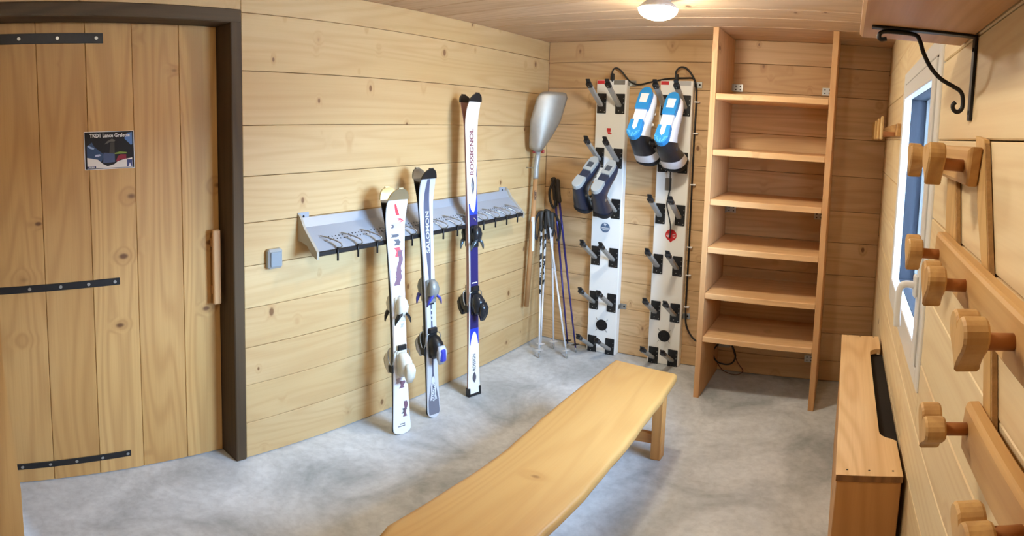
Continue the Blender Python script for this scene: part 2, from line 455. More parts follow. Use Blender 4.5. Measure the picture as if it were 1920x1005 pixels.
flat('printed_area', [(.6, .42), (.7, .45), (.84, .43), (.84, .40), (.6, .39)], (126, 148, 62), 8, poster)
flat('printed_area', [(.62, .2), (.66, .33), (.72, .38), (.83, .37), (.83, .25), (.7, .24), (.68, .18)], (138, 36, 56), 9, poster)
flat('printed_area', [(.05, .03), (.05, .32), (.12, .30), (.26, .26), (.36, .14), (.45, .08), (.58, .12), (.66, .2), (.8, .25), (.95, .28), (.96, .03)], (226, 220, 214), 10, poster)
flat('printed_area', [(.22, .39), (.30, .40), (.33, .37), (.28, .34), (.2, .34)], (186, 190, 214), 11, poster)
flat('printed_area', [(.84, .05), (.84, .24), (.95, .24), (.95, .05)], (66, 74, 120), 12, poster)
flat('printed_area', [(.87, .05), (.90, .15), (.93, .05)], (230, 230, 236), 13, poster)
flat('printed_area', [(.05, .035), (.05, .09), (.22, .09), (.22, .035)], (40, 38, 90), 14, poster)
MYZ = Matrix(((0, 0, 1, 0), (1, 0, 0, 0), (0, 1, 0, 0), (0, 0, 0, 1)))   # text x->Y, y->Z, normal->+X
text('lettering', 'TKD1 Lance Gralette', .0215, mWhitePr, poster, Matrix.Translation((.0030, .002, .0585)) @ MYZ, .88)
text('lettering', 'PRISMA', .0085, mWhitePr, poster, Matrix.Translation((.0030, -.076, -.0665)) @ MYZ, .9)

# --- window: frame, sash, pane, gasket, handle
win = struct(empty('window_1', (RW, (WY0+WY1)/2, WZ0)))
def ring_frame(name, x0, x1, y0, y1, z0, z1, w, m, c=.003):
    b = MB()
    b.box(x0, x1, y0, y0+w, z0, z1, c); b.box(x0, x1, y1-w, y1, z0, z1, c)
    b.box(x0, x1, y0+w-.001, y1-w+.001, z0, z0+w, c); b.box(x0, x1, y0+w-.001, y1-w+.001, z1-w, z1, c)
    o = b.build(name, m, win); o.location = -win.location; return o
ring_frame('frame', RW-.006, RW+.06, WY0, WY1, WZ0, WZ1, .052, mPVC)
ring_frame('seam', RW-.004, RW+.05, WY0+.048, WY1-.048, WZ0+.048, WZ1-.048, .02, mDark, 0)
ring_frame('sash', RW-.012, RW+.020, WY0+.058, WY1-.058, WZ0+.058, WZ1-.058, .056, mPVC)
ring_frame('sash', RW+.0205, RW+.062, WY0+.058, WY1-.058, WZ0+.058, WZ1-.058, .053, mPVC)
ring_frame('gasket', RW+.0205, RW+.060, WY0+.1105, WY1-.1105, WZ0+.1105, WZ1-.1105, .004, mGasket, 0)
pane = MB().box(RW+.050, RW+.056, WY0+.113, WY1-.113, WZ0+.113, WZ1-.113).build('pane', mGlass, win); pane.location = -win.location
hx = RW-.012
hb = MB(); hb.box(hx-.012, hx, 1.492, 1.522, 1.18, 1.245, .005); 
hb.tube(smooth_path([(hx-.008, 1.505, 1.215), (hx-.032, 1.505, 1.217), (hx-.046, 1.505, 1.208), (hx-.05, 1.505, 1.18), (hx-.05, 1.504, 1.13), (hx-.048, 1.503, 1.095)], 4), [.0105]*8+[.0095]*13, 10)
hb = hb.build('handle', mWhite, win); hb.location = -win.location
for y in (1.74, 2.10): pass

# ================================================================= LAMPS
def lamp(loc, power, label):
    t = empty('ceiling_lamp', loc)
    tag(t, label, 'lamp')
    MB().tube([(0, 0, CH-loc[2]), (0, 0, CH-loc[2]-.014), (0, 0, CH-loc[2]-.016), (0, 0, .012), (0, 0, .0)], [.055, .055, .046, .080, .0865], 24, smooth=False).build('base', mWhite, t)
    rings = [[Vector((.086*math.cos(a)*math.cos(2*PI*k/28), .086*math.cos(a)*math.sin(2*PI*k/28), -.052*math.sin(a))) for k in range(28)] for a in [PI/2*.97*i/9 for i in range(10)]]
    MB().loft(rings).build('globe', mat('lit_globe_%d' % int(power), (255, 250, 240), .4, emit=(LAMP_COLOR, power)), t)
    return t
lamp((-.845, 2.335, 2.132), BULB, 'lit round white globe lamp on the ceiling above the bench')
lamp((-.52, .70, 2.132), BULB2, 'second globe lamp on the ceiling nearer the door, out of view')

# ================================================================= BENCH
bench = empty('bench', (-.826, 1.655, 0))
bench.rotation_euler = (0, 0, 0.040)
tag(bench, 'long honey-coloured solid wood bench standing on the concrete floor', 'bench')
bl = .785; bw = .168
n = 28; ou = []
for i in range(n+1):
    y = -bl+2*bl*i/n; ou.append((bw+.002*math.sin(i*.9)+.001*math.sin(i*2.3), y))
for i in range(n, -1, -1):
    y = -bl+2*bl*i/n; ou.append((-bw-.020*math.exp(-((y-.25)/.3)**2)+.002*math.sin(i*.7+1)+.001*math.sin(i*1.9), y))
ou[n] = (bw-.006, bl-.035); ou[n+1] = (-bw+.008, bl+.012)
ou[0] = (bw-.02, -bl-.004); ou[-1] = (-bw+.025, -bl)
def bench_top():
    P = [Vector((x, y, 0)) for x, y in ou]
    def lay(inset, z):
        return [Vector((p.x*(1-inset/bw), p.y*(1-inset/bl), z)) for p in P]
    return MB().loft([lay(.018, .398), lay(.004, .404), lay(0, .416), lay(0, .432), lay(.003, .442), lay(.010, .448), lay(.02, .450)], smooth=True)
bench_top().build('seat', wBench, bench)
for sx in (-1, 1):
    for sy in (-1, 1):
        o = MB().box(-.024, .024, -.03, .03, -.2, .2, .004).build('leg', wLegs, bench, loc=(sx*.112, sy*.665, .2))
for sy in (-1, 1):
    MB().box(-.09, .09, -.014, .014, -.03, .03, .003).build('stretcher', wood('stretcher_pine', 'XZY', (196, 140, 76), (160, 104, 52), .2, .3), bench, loc=(0, sy*.665, .115))

# ================================================================= SHELF UNIT
SX0, SX1, SY = -.775, -.088, 3.045
shelf = empty('shelf_unit', ((SX0+SX1)/2, (SY+BW)/2, 0))
tag(shelf, 'tall open pine shelf unit with six shelves against the back wall', 'shelf unit')
block('side_panel', SX0, SX0+.032, SY, BW-.002, 0, CH-.004, wSide, shelf, .002)
block('side_panel', SX1-.032, SX1, SY, BW-.002, 0, CH-.004, wSide, shelf, .002)
for zt in (1.812, 1.500, 1.222, .948, .676, .408):
    o = block('shelf_board', SX0+.0325, SX1-.0325, SY+.004, BW-.002, zt-.034, zt, wShelfX, shelf, .003)
def angle_plate(x, z, side, parent, y=BW, w=.062, h=.046):
    """zinc angle bracket: a plate on the wall and a plate on the side panel"""
    b = MB(); b.box(min(x, x+side*w), max(x, x+side*w), y-.0045, y-.0025, z-h/2, z+h/2); b.box(min(x, x+side*.002), max(x, x+side*.002), y-.045, y-.0025, z-h/2, z+h/2)
    for du in (.018, .046):
        for dv in (-.011, .011):
            b.disc((x+side*du, y-.0045, z+dv), (0, -1, 0), .0045, .0006, 8, 1)
    o = b.build('angle_bracket', [mSteel, mDark], parent); o.location = -parent.location; return o
angle_plate(SX0+.033, 1.882, 1, shelf); angle_plate(SX1-.033, 1.887, -1, shelf)
angle_plate(SX0+.033, 1.115, 1, shelf); angle_plate(SX1-.033, 1.113, -1, shelf)
angle_plate(SX1-.033, .155, -1, shelf)

# socket and cables under the lowest shelf
so = empty('wall_socket', (-.70, BW, .225)); tag(so, 'grey wall socket with a black plug under the lowest shelf', 'socket')
MB().box(-.04, .04, -.034, 0, -.04, .04, .006).build('box', mGreySw, so)
MB().tube([(0, -.034, 0), (0, -.0365, 0)], .024, 18, smooth=False).build('socket_face', mat('socket_face', (120, 124, 126), .5), so)
c = MB().tube(smooth_path([(-.69, 3.43, .36), (-.67, 3.40, .34), (-.70, 3.39, .27), (-.75, 3.39, .18), (-.72, 3.39, .11), (-.64, 3.40, .10), (-.61, 3.41, .16), (-.655, 3.42, .27), (-.68, 3.43, .355)]), .0055, 8).build('plug_cable', mCable)
tag(c, 'black looped plug cable hanging beneath the lowest shelf', 'cable')
pb = MB().tube([(-.688, 3.455, .374), (-.688, 3.455, .345)], .02, 12); pb.tube([(-.688, 3.455, .345), (-.686, 3.44, .325)], .012, 10)
pb.build('plug', mBlack, c)
c2 = MB().tube(smooth_path([(-.66, 3.45, .36), (-.645, 3.43, .24), (-.60, 3.42, .12), (-.56, 3.43, .05), (-.60, 3.42, .02), (-.68, 3.42, .035), (-.73, 3.44, .08)]), .003, 6).build('lamp_wire', mBrownC)
tag(c2, 'thin brown wire hanging in a loop below the lowest shelf to the floor', 'wire')

# ================================================================= RADIATOR COVER under the window
cover = empty('radiator_cover', (.12, 2.09, 0))
tag(cover, 'low narrow pine box cover with a slot in its top under the window', 'radiator cover')
cx0, cx1, cy0, cy1, cz = .032, .212, 1.455, 2.725, .622
# top board with a rounded slot open to the wall side
sl0, sl1, sd, rr = 1.675, 2.55, .050, .03
out = [(cx0, cy0), (cx1, cy0), (cx1, sl0)]
for k in range(1, 6):
    a = PI/2*k/5; out.append((cx1-sd*math.sin(a), sl0+.012+sd-sd*math.cos(a)))
for k in range(0, 6):
    a = PI/2*k/5; out.append((cx1-sd*math.cos(a), sl1-sd+sd*math.sin(a)))
out += [(cx1, sl1), (cx1, cy1), (cx0, cy1)]
tb = MB()
oc = [(x-.12, y-2.09) for x, y in out]
# two pieces: full-width strip in front of the slot plus the two ends
def strip(xa, xb, ya, yb): tb.box(xa-.12, xb-.12, ya-2.09, yb-2.09, .598, cz)
inner = cx1-sd
pts = [Vector((x, y, 0)) for x, y in oc]
bm = bmesh.new()
fv = [bm.verts.new((p.x, p.y, cz)) for p in pts]
f = bm.faces.new(fv); r = bmesh.ops.extrude_face_region(bm, geom=[f])
for v in r['geom']:
    if isinstance(v, bmesh.types.BMVert): v.co.z = .598
bmesh.ops.recalc_face_normals(bm, faces=bm.faces[:])
bmesh.ops.triangulate(bm, faces=[q for q in bm.faces if len(q.verts) > 4])
me = bpy.data.meshes.new('top'); bm.to_mesh(me); bm.free(); me.materials.append(wCab)
o = bpy.data.objects.new('top', me); COL.objects.link(o); o.parent = cover
block('front_panel', cx0+.003, cx0+.021, cy0+.022, cy1-.002, 0, .5975, wood('cover_front_pine', 'ZYX', (206, 152, 90), (168, 112, 60), .25, .3), cover)
block('end_grain', cx0+.001, cx1-.001, cy0-.0015, cy0, .5985, cz-.0008, wood('end_grain', 'ZXY', (142, 96, 52), (96, 62, 32), .0, .5), cover, 0)
block('end_panel', cx0+.003, cx1-.003, cy0+.002, cy0+.0215, 0, .5975, wCabE, cover)
block('end_panel', cx0+.0215, cx1-.003, cy1-.02, cy1-.002, 0, .5975, wCabE, cover)
block('slot_shade', cx1-.055, RW-.0025, sl0-.01, sl1+.01, .3, .588, mDark, cover, 0)  # near-black block standing in for the shade inside the slot
for y in (cy0+.03, cy1-.012):
    for x in (cx0+.03, cx0+.09, cx1-.025):
        MB().disc((0, 0, 0), (0, 0, 1), .0032, .0008, 8).build('screw', mDark, cover, loc=(x-.12, y-2.09, cz))

# ================================================================= LIGHT SWITCH
sw = empty('light_switch', (LW, 1.272, 1.0)); tag(sw, 'grey square light switch on the boarded wall beside the door beam', 'light switch')
MB().box(0, .030, -.037, .037, -.044, .044, .008).build('frame', mGreySw, sw)
MB().box(.029, .036, -.028, .028, -.034, .034, .003).build('rocker', mGreySw2, sw)

# ================================================================= SKI RACK
rack = empty('ski_rack', (LW, 2.2, 1.0)); tag(rack, 'long grey metal ski rack with wire hooks on the left wall', 'ski rack')
RY0, RY1 = 1.405, 3.005
prof = [(0.002, .165), (.010, .165), (.032, .125), (.139, .035), (.134, .028), (.026, .117), (.002, .12)]
rings = []
for y in (RY0+.012, RY1-.012):
    rings.append([Vector((x, y-2.2, z)) for x, z in prof])
MB().loft(rings, smooth=False).build('rail', mRack, rack)
MB().box(.127, .145, RY0-2.2+.004, RY1-2.2-.004, .012, .034, .004).build('rubber_lip', mBlack, rack)
for y in (RY0, RY1-.012):
    M = Matrix.Translation((0, y-2.2, 0)) @ Matrix(((1, 0, 0, 0), (0, 0, 1, 0), (0, 1, 0, 0), (0, 0, 0, 1)))
    MB().prism([(.002, .185), (.02, .17), (.05, .125), (.147, .035), (.147, .0), (.11, .015), (.075, .05), (.03, .06), (.002, .06)], M, .012, 0, 0).build('end_plate', mRackD, rack)
for y, z in ((RY0+.03, .158), (RY1-.05, .158)):
    MB().box(.0, .004, -.03, .03, -.012, .03).build('wall_tab', mRack, rack, loc=(0, y-2.2, z))
    MB().disc((0, 0, 0), (1, 0, 0), .005, .002, 8).build('screw', mDark, rack, loc=(.004, y-2.2, z+.012))
pf = MB()
for row in (.5, .62):
    x = .032+(.139-.032)*row; z = .125+(.035-.125)*row
    y = RY0+.09
    while y < RY1-.08:
        pf.disc((x+.0002, y-2.2, z+.0002), (.09, 0, .123), .0036, .0006, 6); y += .0195
p = pf.build('perforation', mDark, rack); p['kind'] = 'stuff'
hy = RY0+.11
hooks = []
while hy < RY1-.03:
    b = MB()
    y = hy-2.2
    b.tube(smooth_path([(.085, y-.045, .090), (.125, y-.030, .085), (.172, y-.006, .070), (.180, y, .058), (.166, y+.006, .045), (.142, y+.004, .04)], 4), .0032, 6)
    b.tube(smooth_path([(.142, y+.004, .04), (.122, y-.01, .058), (.10, y-.035, .070)], 4), .0032, 6)
    h = b.build('hook', mSteel, rack)
    MB().tube([(.149, y+.002, .042), (.1495, y+.002, -.018)], .0048, 8).build('rubber_tip', mBlack, h)
    hy += .117

# ================================================================= SKIS
def make_ski(name, label, group, L, w_tail, w_mid, w_tip, top_m, edge_m, spec, M, tiprad=.05, tail_round=.3, tipup=.055):
    root = empty(name, M=M); tag(root, label, 'ski', group)
    def hw(t):
        s = t/L
        if s < .45: q = (.45-s)/.45; w = w_mid+(w_tail-w_mid)*q**1.7
        else: q = (s-.45)/.47; w = w_mid+(w_tip-w_mid)*min(q, 1)**1.9
        d = L-t
        if d < .10: w *= math.sqrt(max(0.0, 1-((.10-d)/.10)**2.6))
        if t < .05*tail_round*3: 
            e = .05*tail_round*3; w *= max(.25, math.sqrt(max(0, 1-((e-t)/e)**3)))
        return max(w/2, .004)
    def yo(t):
        d = (t-(L-.20))/.20
        return tipup*max(0, d)**2.0+(.004*max(0, (.10-t)/.10)**2)
    def th(t):
        s = t/L
        return .006+.011*math.exp(-((s-.46)/.24)**2)
    ts = [0, .006, .014, .025, .04, .06, .09]+[.09+(L-.09-.2)*i/16 for i in range(1, 17)]+[L-.2+.2*x for x in (.15, .3, .42, .54, .64, .74, .82, .89, .94, .975, .995)]
    rings = []
    for t in ts:
        w, y, h = hw(t), yo(t), th(t)
        rings.append([Vector((-w, y, t)), Vector((w, y, t)), Vector((w, y+h*.55, t)), Vector((w-.0035, y+h, t)), Vector((-w+.0035, y+h, t)), Vector((-w, y+h*.55, t))])
    body = MB(); n6 = 6
    vv = [v for r_ in rings for v in r_]; fs = []; mi = []
    for i in range(len(rings)-1):
        for k in range(6):
            fs.append((i*6+k, i*6+(k+1) % 6, (i+1)*6+(k+1) % 6, (i+1)*6+k)); mi.append({0: 1, 1: 1, 5: 1, 2: 0, 3: 0, 4: 0}[k])
    o6 = len(vv)
    body.v = [tuple(v) for v in vv]; body.f = fs+[(5, 4, 3, 2, 1, 0), tuple((len(rings)-1)*6+k for k in range(6))]; body.mi = mi+[0, 0]; body.sm = [False]*len(body.f)
    body.build('ski_body', [top_m, edge_m], root)
    def graphic(z0, z1, fl, fr, m, lift=.0006, nseg=14, nm='graphic'):
        va = []
        for i in range(nseg+1):
            t = z0+(z1-z0)*i/nseg; w = hw(t)-.0042; u = i/nseg
            a, c_ = fl(u), fr(u)
            y = yo(t)+th(t)+lift
            va += [Vector((a*w, y, t)), Vector((c_*w, y, t))]
        MB().add(va, [(2*i, 2*i+1, 2*i+3, 2*i+2) for i in range(nseg)]).build(nm, m, root)
    def guard(z0, m, nm='tip_guard', hgt=.0035):
        rr = []
        for i in range(9):
            t = z0+(L-.001-z0)*i/8; w = hw(t)+.003; y = yo(t); h = th(t)
            rr.append([Vector((-w, y-.002, t)), Vector((w, y-.002, t)), Vector((w, y+h+hgt, t)), Vector((-w, y+h+hgt, t))])
        t = L+.004; w = .012; y = yo(L); h = th(L)
        rr.append([Vector((-w, y-.001, t)), Vector((w, y-.001, t)), Vector((w, y+h+.002, t)), Vector((-w, y+h+.002, t))])
        MB().loft(rr, smooth=False).build(nm, m, root)
    spec(root, graphic, guard, th, hw, L)
    return root

TXT = Matrix(((0, -1, 0, 0), (0, 0, 1, 0), (1, 0, 0, 0), (0, 0, 0, 1)))  # text x -> ski length, normal -> +y
TXT = Matrix(((0, 1, 0, 0), (0, 0, 1, 0), (1, 0, 0, 0), (0, 0, 0, 1)))
def binding(root, th, zt, zh, mT, mT2, mH, mH2, style=0):
    y = th(zt)
    # toe piece
    b = MB(); b.box(-.028, .028, y-.002, y+.014, zt-.06, zt+.065, .006)
    b.loft([[Vector((sx*w_, y+h_, zt+z_)) for sx, h_ in ((-1, .012), (1, .012), (1, hh), (.55, hh+.008), (-.55, hh+.008), (-1, hh))] for z_, w_, hh in ((-.03, .018, .02), (-.012, .026, .034), (.02, .027, .042), (.05, .022, .036), (.068, .012, .022))], smooth=True)
    tp = b.build('toe_piece', mT, root)
    b = MB()
    for sx in (-1, 1):
        b.loft([[Vector((sx*x_, y+yy, zt+z_)) for yy, z_ in ((yc_-hh, zc-.008), (yc_-hh, zc+.008), (yc_+hh, zc+.006), (yc_+hh, zc-.006))] for x_, yc_, hh, zc in ((.010, .034, .010, -.012), (.026, .034, .012, -.026), (.040, .03, .009, -.048), (.044, .028, .005, -.062))], smooth=True)
    b.build('toe_wing', mT2, tp)
    # heel piece
    y = th(zh)
    b = MB(); b.box(-.026, .026, y-.002, y+.012, zh-.085, zh+.085, .005)
    b.loft([[Vector((sx*w_, y+h_, zh+z_)) for sx, h_ in ((-1, .010), (1, .010), (1, hh*.7), (.6, hh), (-.6, hh), (-1, hh*.7))] for z_, w_, hh in ((-.085, .016, .03), (-.06, .026, .058), (-.025, .031, .074), (.008, .030, .070), (.034, .024, .046), (.045, .016, .026))], smooth=True)
    hp = b.build('heel_piece', mH, root)
    b = MB(); b.loft([[Vector((sx*w_, y+h_, zh+z_)) for sx, h_ in ((-1, h0), (1, h0), (1, h1), (-1, h1))] for z_, w_, h0, h1 in ((-.105, .012, .062, .072), (-.07, .020, .058, .088), (-.03, .022, .066, .094), (.0, .018, .064, .082))], smooth=True)
    b.build('heel_lever', mH2, hp)
    # brake
    b = MB()
    for sx in (-1, 1):
        b.tube(smooth_path([(sx*.024, y+.012, zh+.055), (sx*.043, y+.010, zh+.045), (sx*.046, y+.006, zh+.0), (sx*.047, y-.012, zh-.035)], 4), .0028, 6)
    br = b.build('brake', mSteel, root)
    for sx in (-1, 1):
        MB().box(-.005, .005, -.016, .010, -.022, .018, .003).build('brake_pad', mBlack, br, loc=(sx*.047, y-.008, zh-.045))
    MB().box(-.024, .024, y+.010, y+.020, zh+.055, zh+.085, .004).build('brake_pedal', mBlack, br)

def lean(x0, y0, dx, dy, yaw):
    """frame of a leaning pair: z up the ski, y out of the front top sheet"""
    z = Vector((dx, dy, 1)).normalized()
    nrm = Vector((math.cos(yaw), -math.sin(yaw), 0)); nrm = (nrm-z*nrm.dot(z)).normalized()
    x = nrm.cross(z)
    M = Matrix((x, nrm, z)).transposed().to_4x4(); M.translation = (x0, y0, .001); return M
ROT = Matrix.Rotation(PI, 4, 'Z')
mTopW = mat('white_topsheet', (236, 236, 240), .28)
mEdge = mat('ski_edge_black', (28, 26, 28), .35)
mInk = mat('ink_grey', (84, 82, 92), .4); mInkR = mat('ink_red', (214, 74, 84), .4); mInkP = mat('ink_plum', (120, 90, 108), .4); mInkL = mat('ink_lilac', (190, 184, 204), .4)
mGold = mat('gold_guard', (176, 164, 132), .3, .6)
mBone = mat('bone_plastic', (222, 218, 202), .35)
def spec1(front):
    def sp(root, graphic, guard, th, hw, L):
        guard(L-.055, mGold)
        R_ = random.Random(3)
        graphic(L-.13, L-.075, lambda u: -.35+.5*u, lambda u: .05+.28*u, mInkR, .0007)
        for (za, zb_, l0, r0, mm) in ((.205, .165, -.55, .35, mInkL), (.19, .172, .0, .5, mInk), (.235, .22, -.3, .55, mInk), (.275, .245, -.45, .2, mInk), (.33, .285, -.55, .15, mInkR), (.40, .30, -.7, -.1, mInkP), (.47, .40, -.5, .35, mInkP), (.155, .145, -.7, -.2, mInkR), (.165, .155, -.8, -.55, mInkR), (.53, .522, -.2, .1, mInk)):
            sl = R_.uniform(-.35, .35)
            graphic(L-za, L-zb_, lambda u, l0=l0, sl=sl: l0+sl*(u-.5)+.1*math.sin(9*u), lambda u, r0=r0, sl=sl: r0+sl*(u-.5)+.12*math.sin(7*u+1), mm, .0008)
        for (za, zb_, l0, r0, mm) in ((.10, .19, -.7, -.3, mInkP), (.30, .33, .1, .8, mInkL), (.27, .31, -.5, .2, mInkP), (.12, .15, -.55, -.1, mInk), (.60, .62, -.6, -.1, mInkL), (.86, .83, -.3, .3, mInk)):
            graphic(za, zb_, lambda u, l0=l0: l0+.15*math.sin(6*u), lambda u, r0=r0: r0+.2*math.sin(5*u+2)*(1-u), mm, .0007)
        for i, w_ in enumerate((.05, .035)):
            graphic(.045+i*.012, .050+i*.012, lambda u: -.35, lambda u, w_=w_: -.35+w_*18, mInk, .0007)
        binding(root, th, .695, .43, mBone, mBlack, mBone, mBone)
    return sp
mTop2 = mat('silver_topsheet', (206, 208, 214), .3, .1); mStripe = mat('slate_stripe', (84, 88, 110), .35); mTail2 = mat('tail_grey', (110, 112, 124), .35)
mToe2 = mat('grey_binding', (140, 142, 138), .35, .2); mBlueP = mat('blue_plastic', (58, 66, 170), .3, coat=.4); mClear = mat('pearl_plastic', (196, 200, 210), .25)
def spec2(front):
    def sp(root, graphic, guard, th, hw, L):
        guard(L-.05, mBlack if front else mat('smoke_guard', (96, 92, 86), .35, .3))
        graphic(.80, L-.052, lambda u: -.22-.3*math.sin(PI*min(u*1.0, 1)), lambda u: .22+.3*math.sin(PI*u), mStripe)
        graphic(.20, .80, lambda u: -.16, lambda u: .16, mStripe)
        graphic(.02, .11, lambda u: -.92, lambda u: .92, mTail2)
        graphic(.11, .27, lambda u: -.92+.75*u, lambda u: -.92+.75*u+.3, mTail2)
        graphic(.11, .27, lambda u: .92-.75*u-.3, lambda u: .92-.75*u, mTail2)
        graphic(.10, .255, lambda u: -.45*math.sin(PI*u)**.4 if 0 < u < 1 else 0, lambda u: .45*math.sin(PI*u)**.4 if 0 < u < 1 else 0, mat('oval_white', (214, 216, 222), .35), .0010)
        text('lettering', 'SALOMON', .024, mStripe, root, Matrix.Translation((0, th(.18)+.0014, .178)) @ TXT, 1.15)
        text('lettering', 'SALOMON', .030, mTop2, root, Matrix.Translation((0, th(.95)+.0012, 1.045)) @ TXT, 1.5)
        for z in (.60, .63, .575): graphic(z, z+.012, lambda u: -.13, lambda u: .13, mTop2, .0012, 2)
        graphic(.665, .685, lambda u: -.6, lambda u: .6, mBlack, .0014, 3)
        binding(root, th, .735, .455, mToe2, mBlueP, mBlack, mClear)
        y = th(.455)
        MB().box(-.018, .018, y+.07, y+.098, .37, .44, .008).build('blue_cover', mBlueP, root)
    return sp
mTop3 = mat('white_topsheet_old', (240, 240, 236), .28); mIndigo = mat('indigo_topsheet', (44, 40, 96), .3); mRoyal = mat('royal_blue', (40, 66, 206), .3)
mMaroon = mat('maroon_letter', (122, 64, 74), .4); mCopper = mat('copper_sidewall', (168, 128, 118), .35, .2); mGrey3 = mat('grey_halo', (150, 156, 160), .4)
mToe3 = mat('graphite_binding', (44, 46, 50), .25, .3); mSmoke = mat('smoke_chrome', (110, 126, 140), .15, .7)
def spec3(front):
    def sp(root, graphic, guard, th, hw, L):
        guard(L-.045, mBlack)
        ell = lambda u: math.sqrt(max(0, 1-(1-u)**2))
        graphic(.40, 1.15, lambda u: -1, lambda u: 1, mIndigo)
        graphic(1.09, 1.21, lambda u: -1, lambda u: 1-1.2*max(0, u-.4), mRoyal, .0008)
        graphic(1.10, 1.30, lambda u: -.85*ell(min(1, u*1.1)), lambda u: .98*ell(min(1, u*1.6)), mTop3, .0012)
        graphic(1.19, 1.40, lambda u: -1, lambda u: -.98+.35*(1-u), mIndigo, .0009)
        graphic(.33, .43, lambda u: -1, lambda u: 1, mRoyal, .0008)
        graphic(.26, .41, lambda u: -.95*math.sqrt(1-u*u*.999), lambda u: .95*math.sqrt(1-u*u*.999), mTop3, .0012)
        text('lettering', 'ROSSIGNOL', .037, mMaroon, root, Matrix.Translation((.002, th(1.43)+.0018, 1.435)) @ TXT, 1.28)
        graphic(1.20, 1.30, lambda u: -.34*math.sin(PI*u)-.02, lambda u: .34*math.sin(PI*u)+.02, mInk, .0016)
        graphic(1.22, 1.27, lambda u: -.18*math.sin(PI*u)-.01, lambda u: .12*math.sin(PI*u)+.01, mGrey3, .002)
        text('lettering', 'ROSSIGNOL', .028, mInk, root, Matrix.Translation((0, th(.22)+.0016, .235)) @ TXT, .95)
        graphic(.085, .155, lambda u: -.34*math.sin(PI*u)-.02, lambda u: .34*math.sin(PI*u)+.02, mInk, .0016)
        graphic(.70, .706, lambda u: -.7, lambda u: .7, mTop3, .0012, 2)
        # black tail guard
        y = th(.0)
        b = MB(); b.box(-.046, -.032, -.004, y+.008, -.001, .055, .003); b.box(.032, .046, -.004, y+.008, -.001, .055, .003); b.box(-.046, .046, -.004, y+.008, -.001, .016, .004)
        b.build('tail_guard', mBlack, root)
        binding(root, th, .965, .60, mToe3, mSmoke, mToe3, mToe3)
    return sp
def pair(nm, x0, y0, dx, dy, yaw, L, wt, wm, wp, top, edge, spec, lf, lr, group, tailr):
    M = lean(x0, y0, dx, dy, yaw)
    a = make_ski('ski', lf, group, L, wt, wm, wp, top, edge, spec(True), M @ Matrix.Translation((0, .0015, 0)), tail_round=tailr)
    c_ = make_ski('ski', lr, group, L, wt, wm, wp, top, edge, spec(False), M @ ROT @ Matrix.Translation((0, .0015, 0)), tail_round=tailr)
pair('a', -1.832, 1.845, -.058, .0, .20, 1.285, .104, .074, .116, mTopW, mEdge, spec1,
     'white ski with red and black splashes, its top sheet facing the room', 'white ski with splashes, its black edge left and facing the wall', 'pair of white splashed skis', .25)
pair('b', -1.842, 2.085, -.052, -.018, .20, 1.365, .084, .064, .092, mTop2, mEdge, spec2,
     'silver ski with slate centre stripe, front one of the middle pair', 'silver ski turned to the wall, rear one of the middle pair', 'pair of silver skis', .35)
pair('c', -1.852, 2.432, -.050, .012, .20, 1.755, .088, .064, .092, mTop3, mCopper, spec3,
     'tallest ski, white ends and indigo middle, front one facing the room', 'rear ski of the tallest pair, its top sheet turned to the wall', 'pair of tall indigo and white skis', .3)

# ================================================================= SHOVEL
sh = empty('snow_shovel', (-2.0, 3.235, .33)); tag(sh, 'aluminium snow shovel with wooden handle hung blade up in the corner', 'shovel')
hd = MB(); hd.tube([(-.012, -.02, 0.0), (.0, .0, .5), (.008, .015, .93)], [.0165, .0165, .015], 14); hd.build('handle', wAsh, sh)
MB().tube(smooth_path([(.008, .014, .90), (.010, .016, .99), (.014, .022, 1.05), (.022, .012, 1.085), (.032, .0, 1.11)], 4), [.0185]*9+[.017]*4+[.013]*4, 14).build('socket', mAlu, sh)
MB().box(-.001, .0175, -.012, .010, .40, .64, .002).build('white_sticker', mWhitePr, sh)
# blade: scoop from a grid, facing the room
bx = Vector((.62, .784, 0)).normalized(); bz = Vector((.10, -.02, 1)).normalized(); bn = bx.cross(bz).normalized()
bo = Vector((.030, .0, 1.085))
rows = []
nU, nV = 14, 14
for j in range(nV+1):
    v = j/nV
    half = .052+(.108-.052)*min(1, (v/.5))**.8
    if v > .9: half *= math.sqrt(max(.0, 1-((v-.9)/.1)**2*.25))
    row = []
    for i in range(nU+1):
        u = -1+2*i/nU
        depth = -.055*(1-u*u)*(1-.6*v)-.02+.035*(1-v)**3
        hgt = v*.405-.012*abs(u)**6*(v > .9)+.02*(1-v)*abs(u)**2
        q = bo+bx*(u*half+.07*v-.01)+bz*hgt+bn*(-depth*.8)
        row.append(q)
    rows.append(row)
b = MB(); vv = [p for r_ in rows for p in r_]; w_ = nU+1
b.add(vv, [(j*w_+i, j*w_+i+1, (j+1)*w_+i+1, (j+1)*w_+i) for j in range(nV) for i in range(nU)], 0, True)
bl_ = b.build('blade', mat('worn_aluminium', (170, 164, 152), .46, .55, noise=.12, nscale=24), sh)
md = bl_.modifiers.new('thick', 'SOLIDIFY'); md.thickness = .0025
for u_ in (-.35, .4): MB().box(bo.x+u_*.06-.012, bo.x+u_*.06+.012, bo.y+u_*.05-.006, bo.y+u_*.05+.006, bo.z-.012, bo.z+.012, .004).build('red_rivet', mat('red_paint', (150, 44, 36), .5), sh)
text('lettering', 'LEBON', .020, mat('stamp_black', (50, 30, 20), .6), sh, Matrix.Translation((.0205, -.004, .79)) @ frame((0, 0, 0), (.75, -.66, 0)) @ Matrix.Rotation(-PI/2, 4, 'Z'), 1.0)
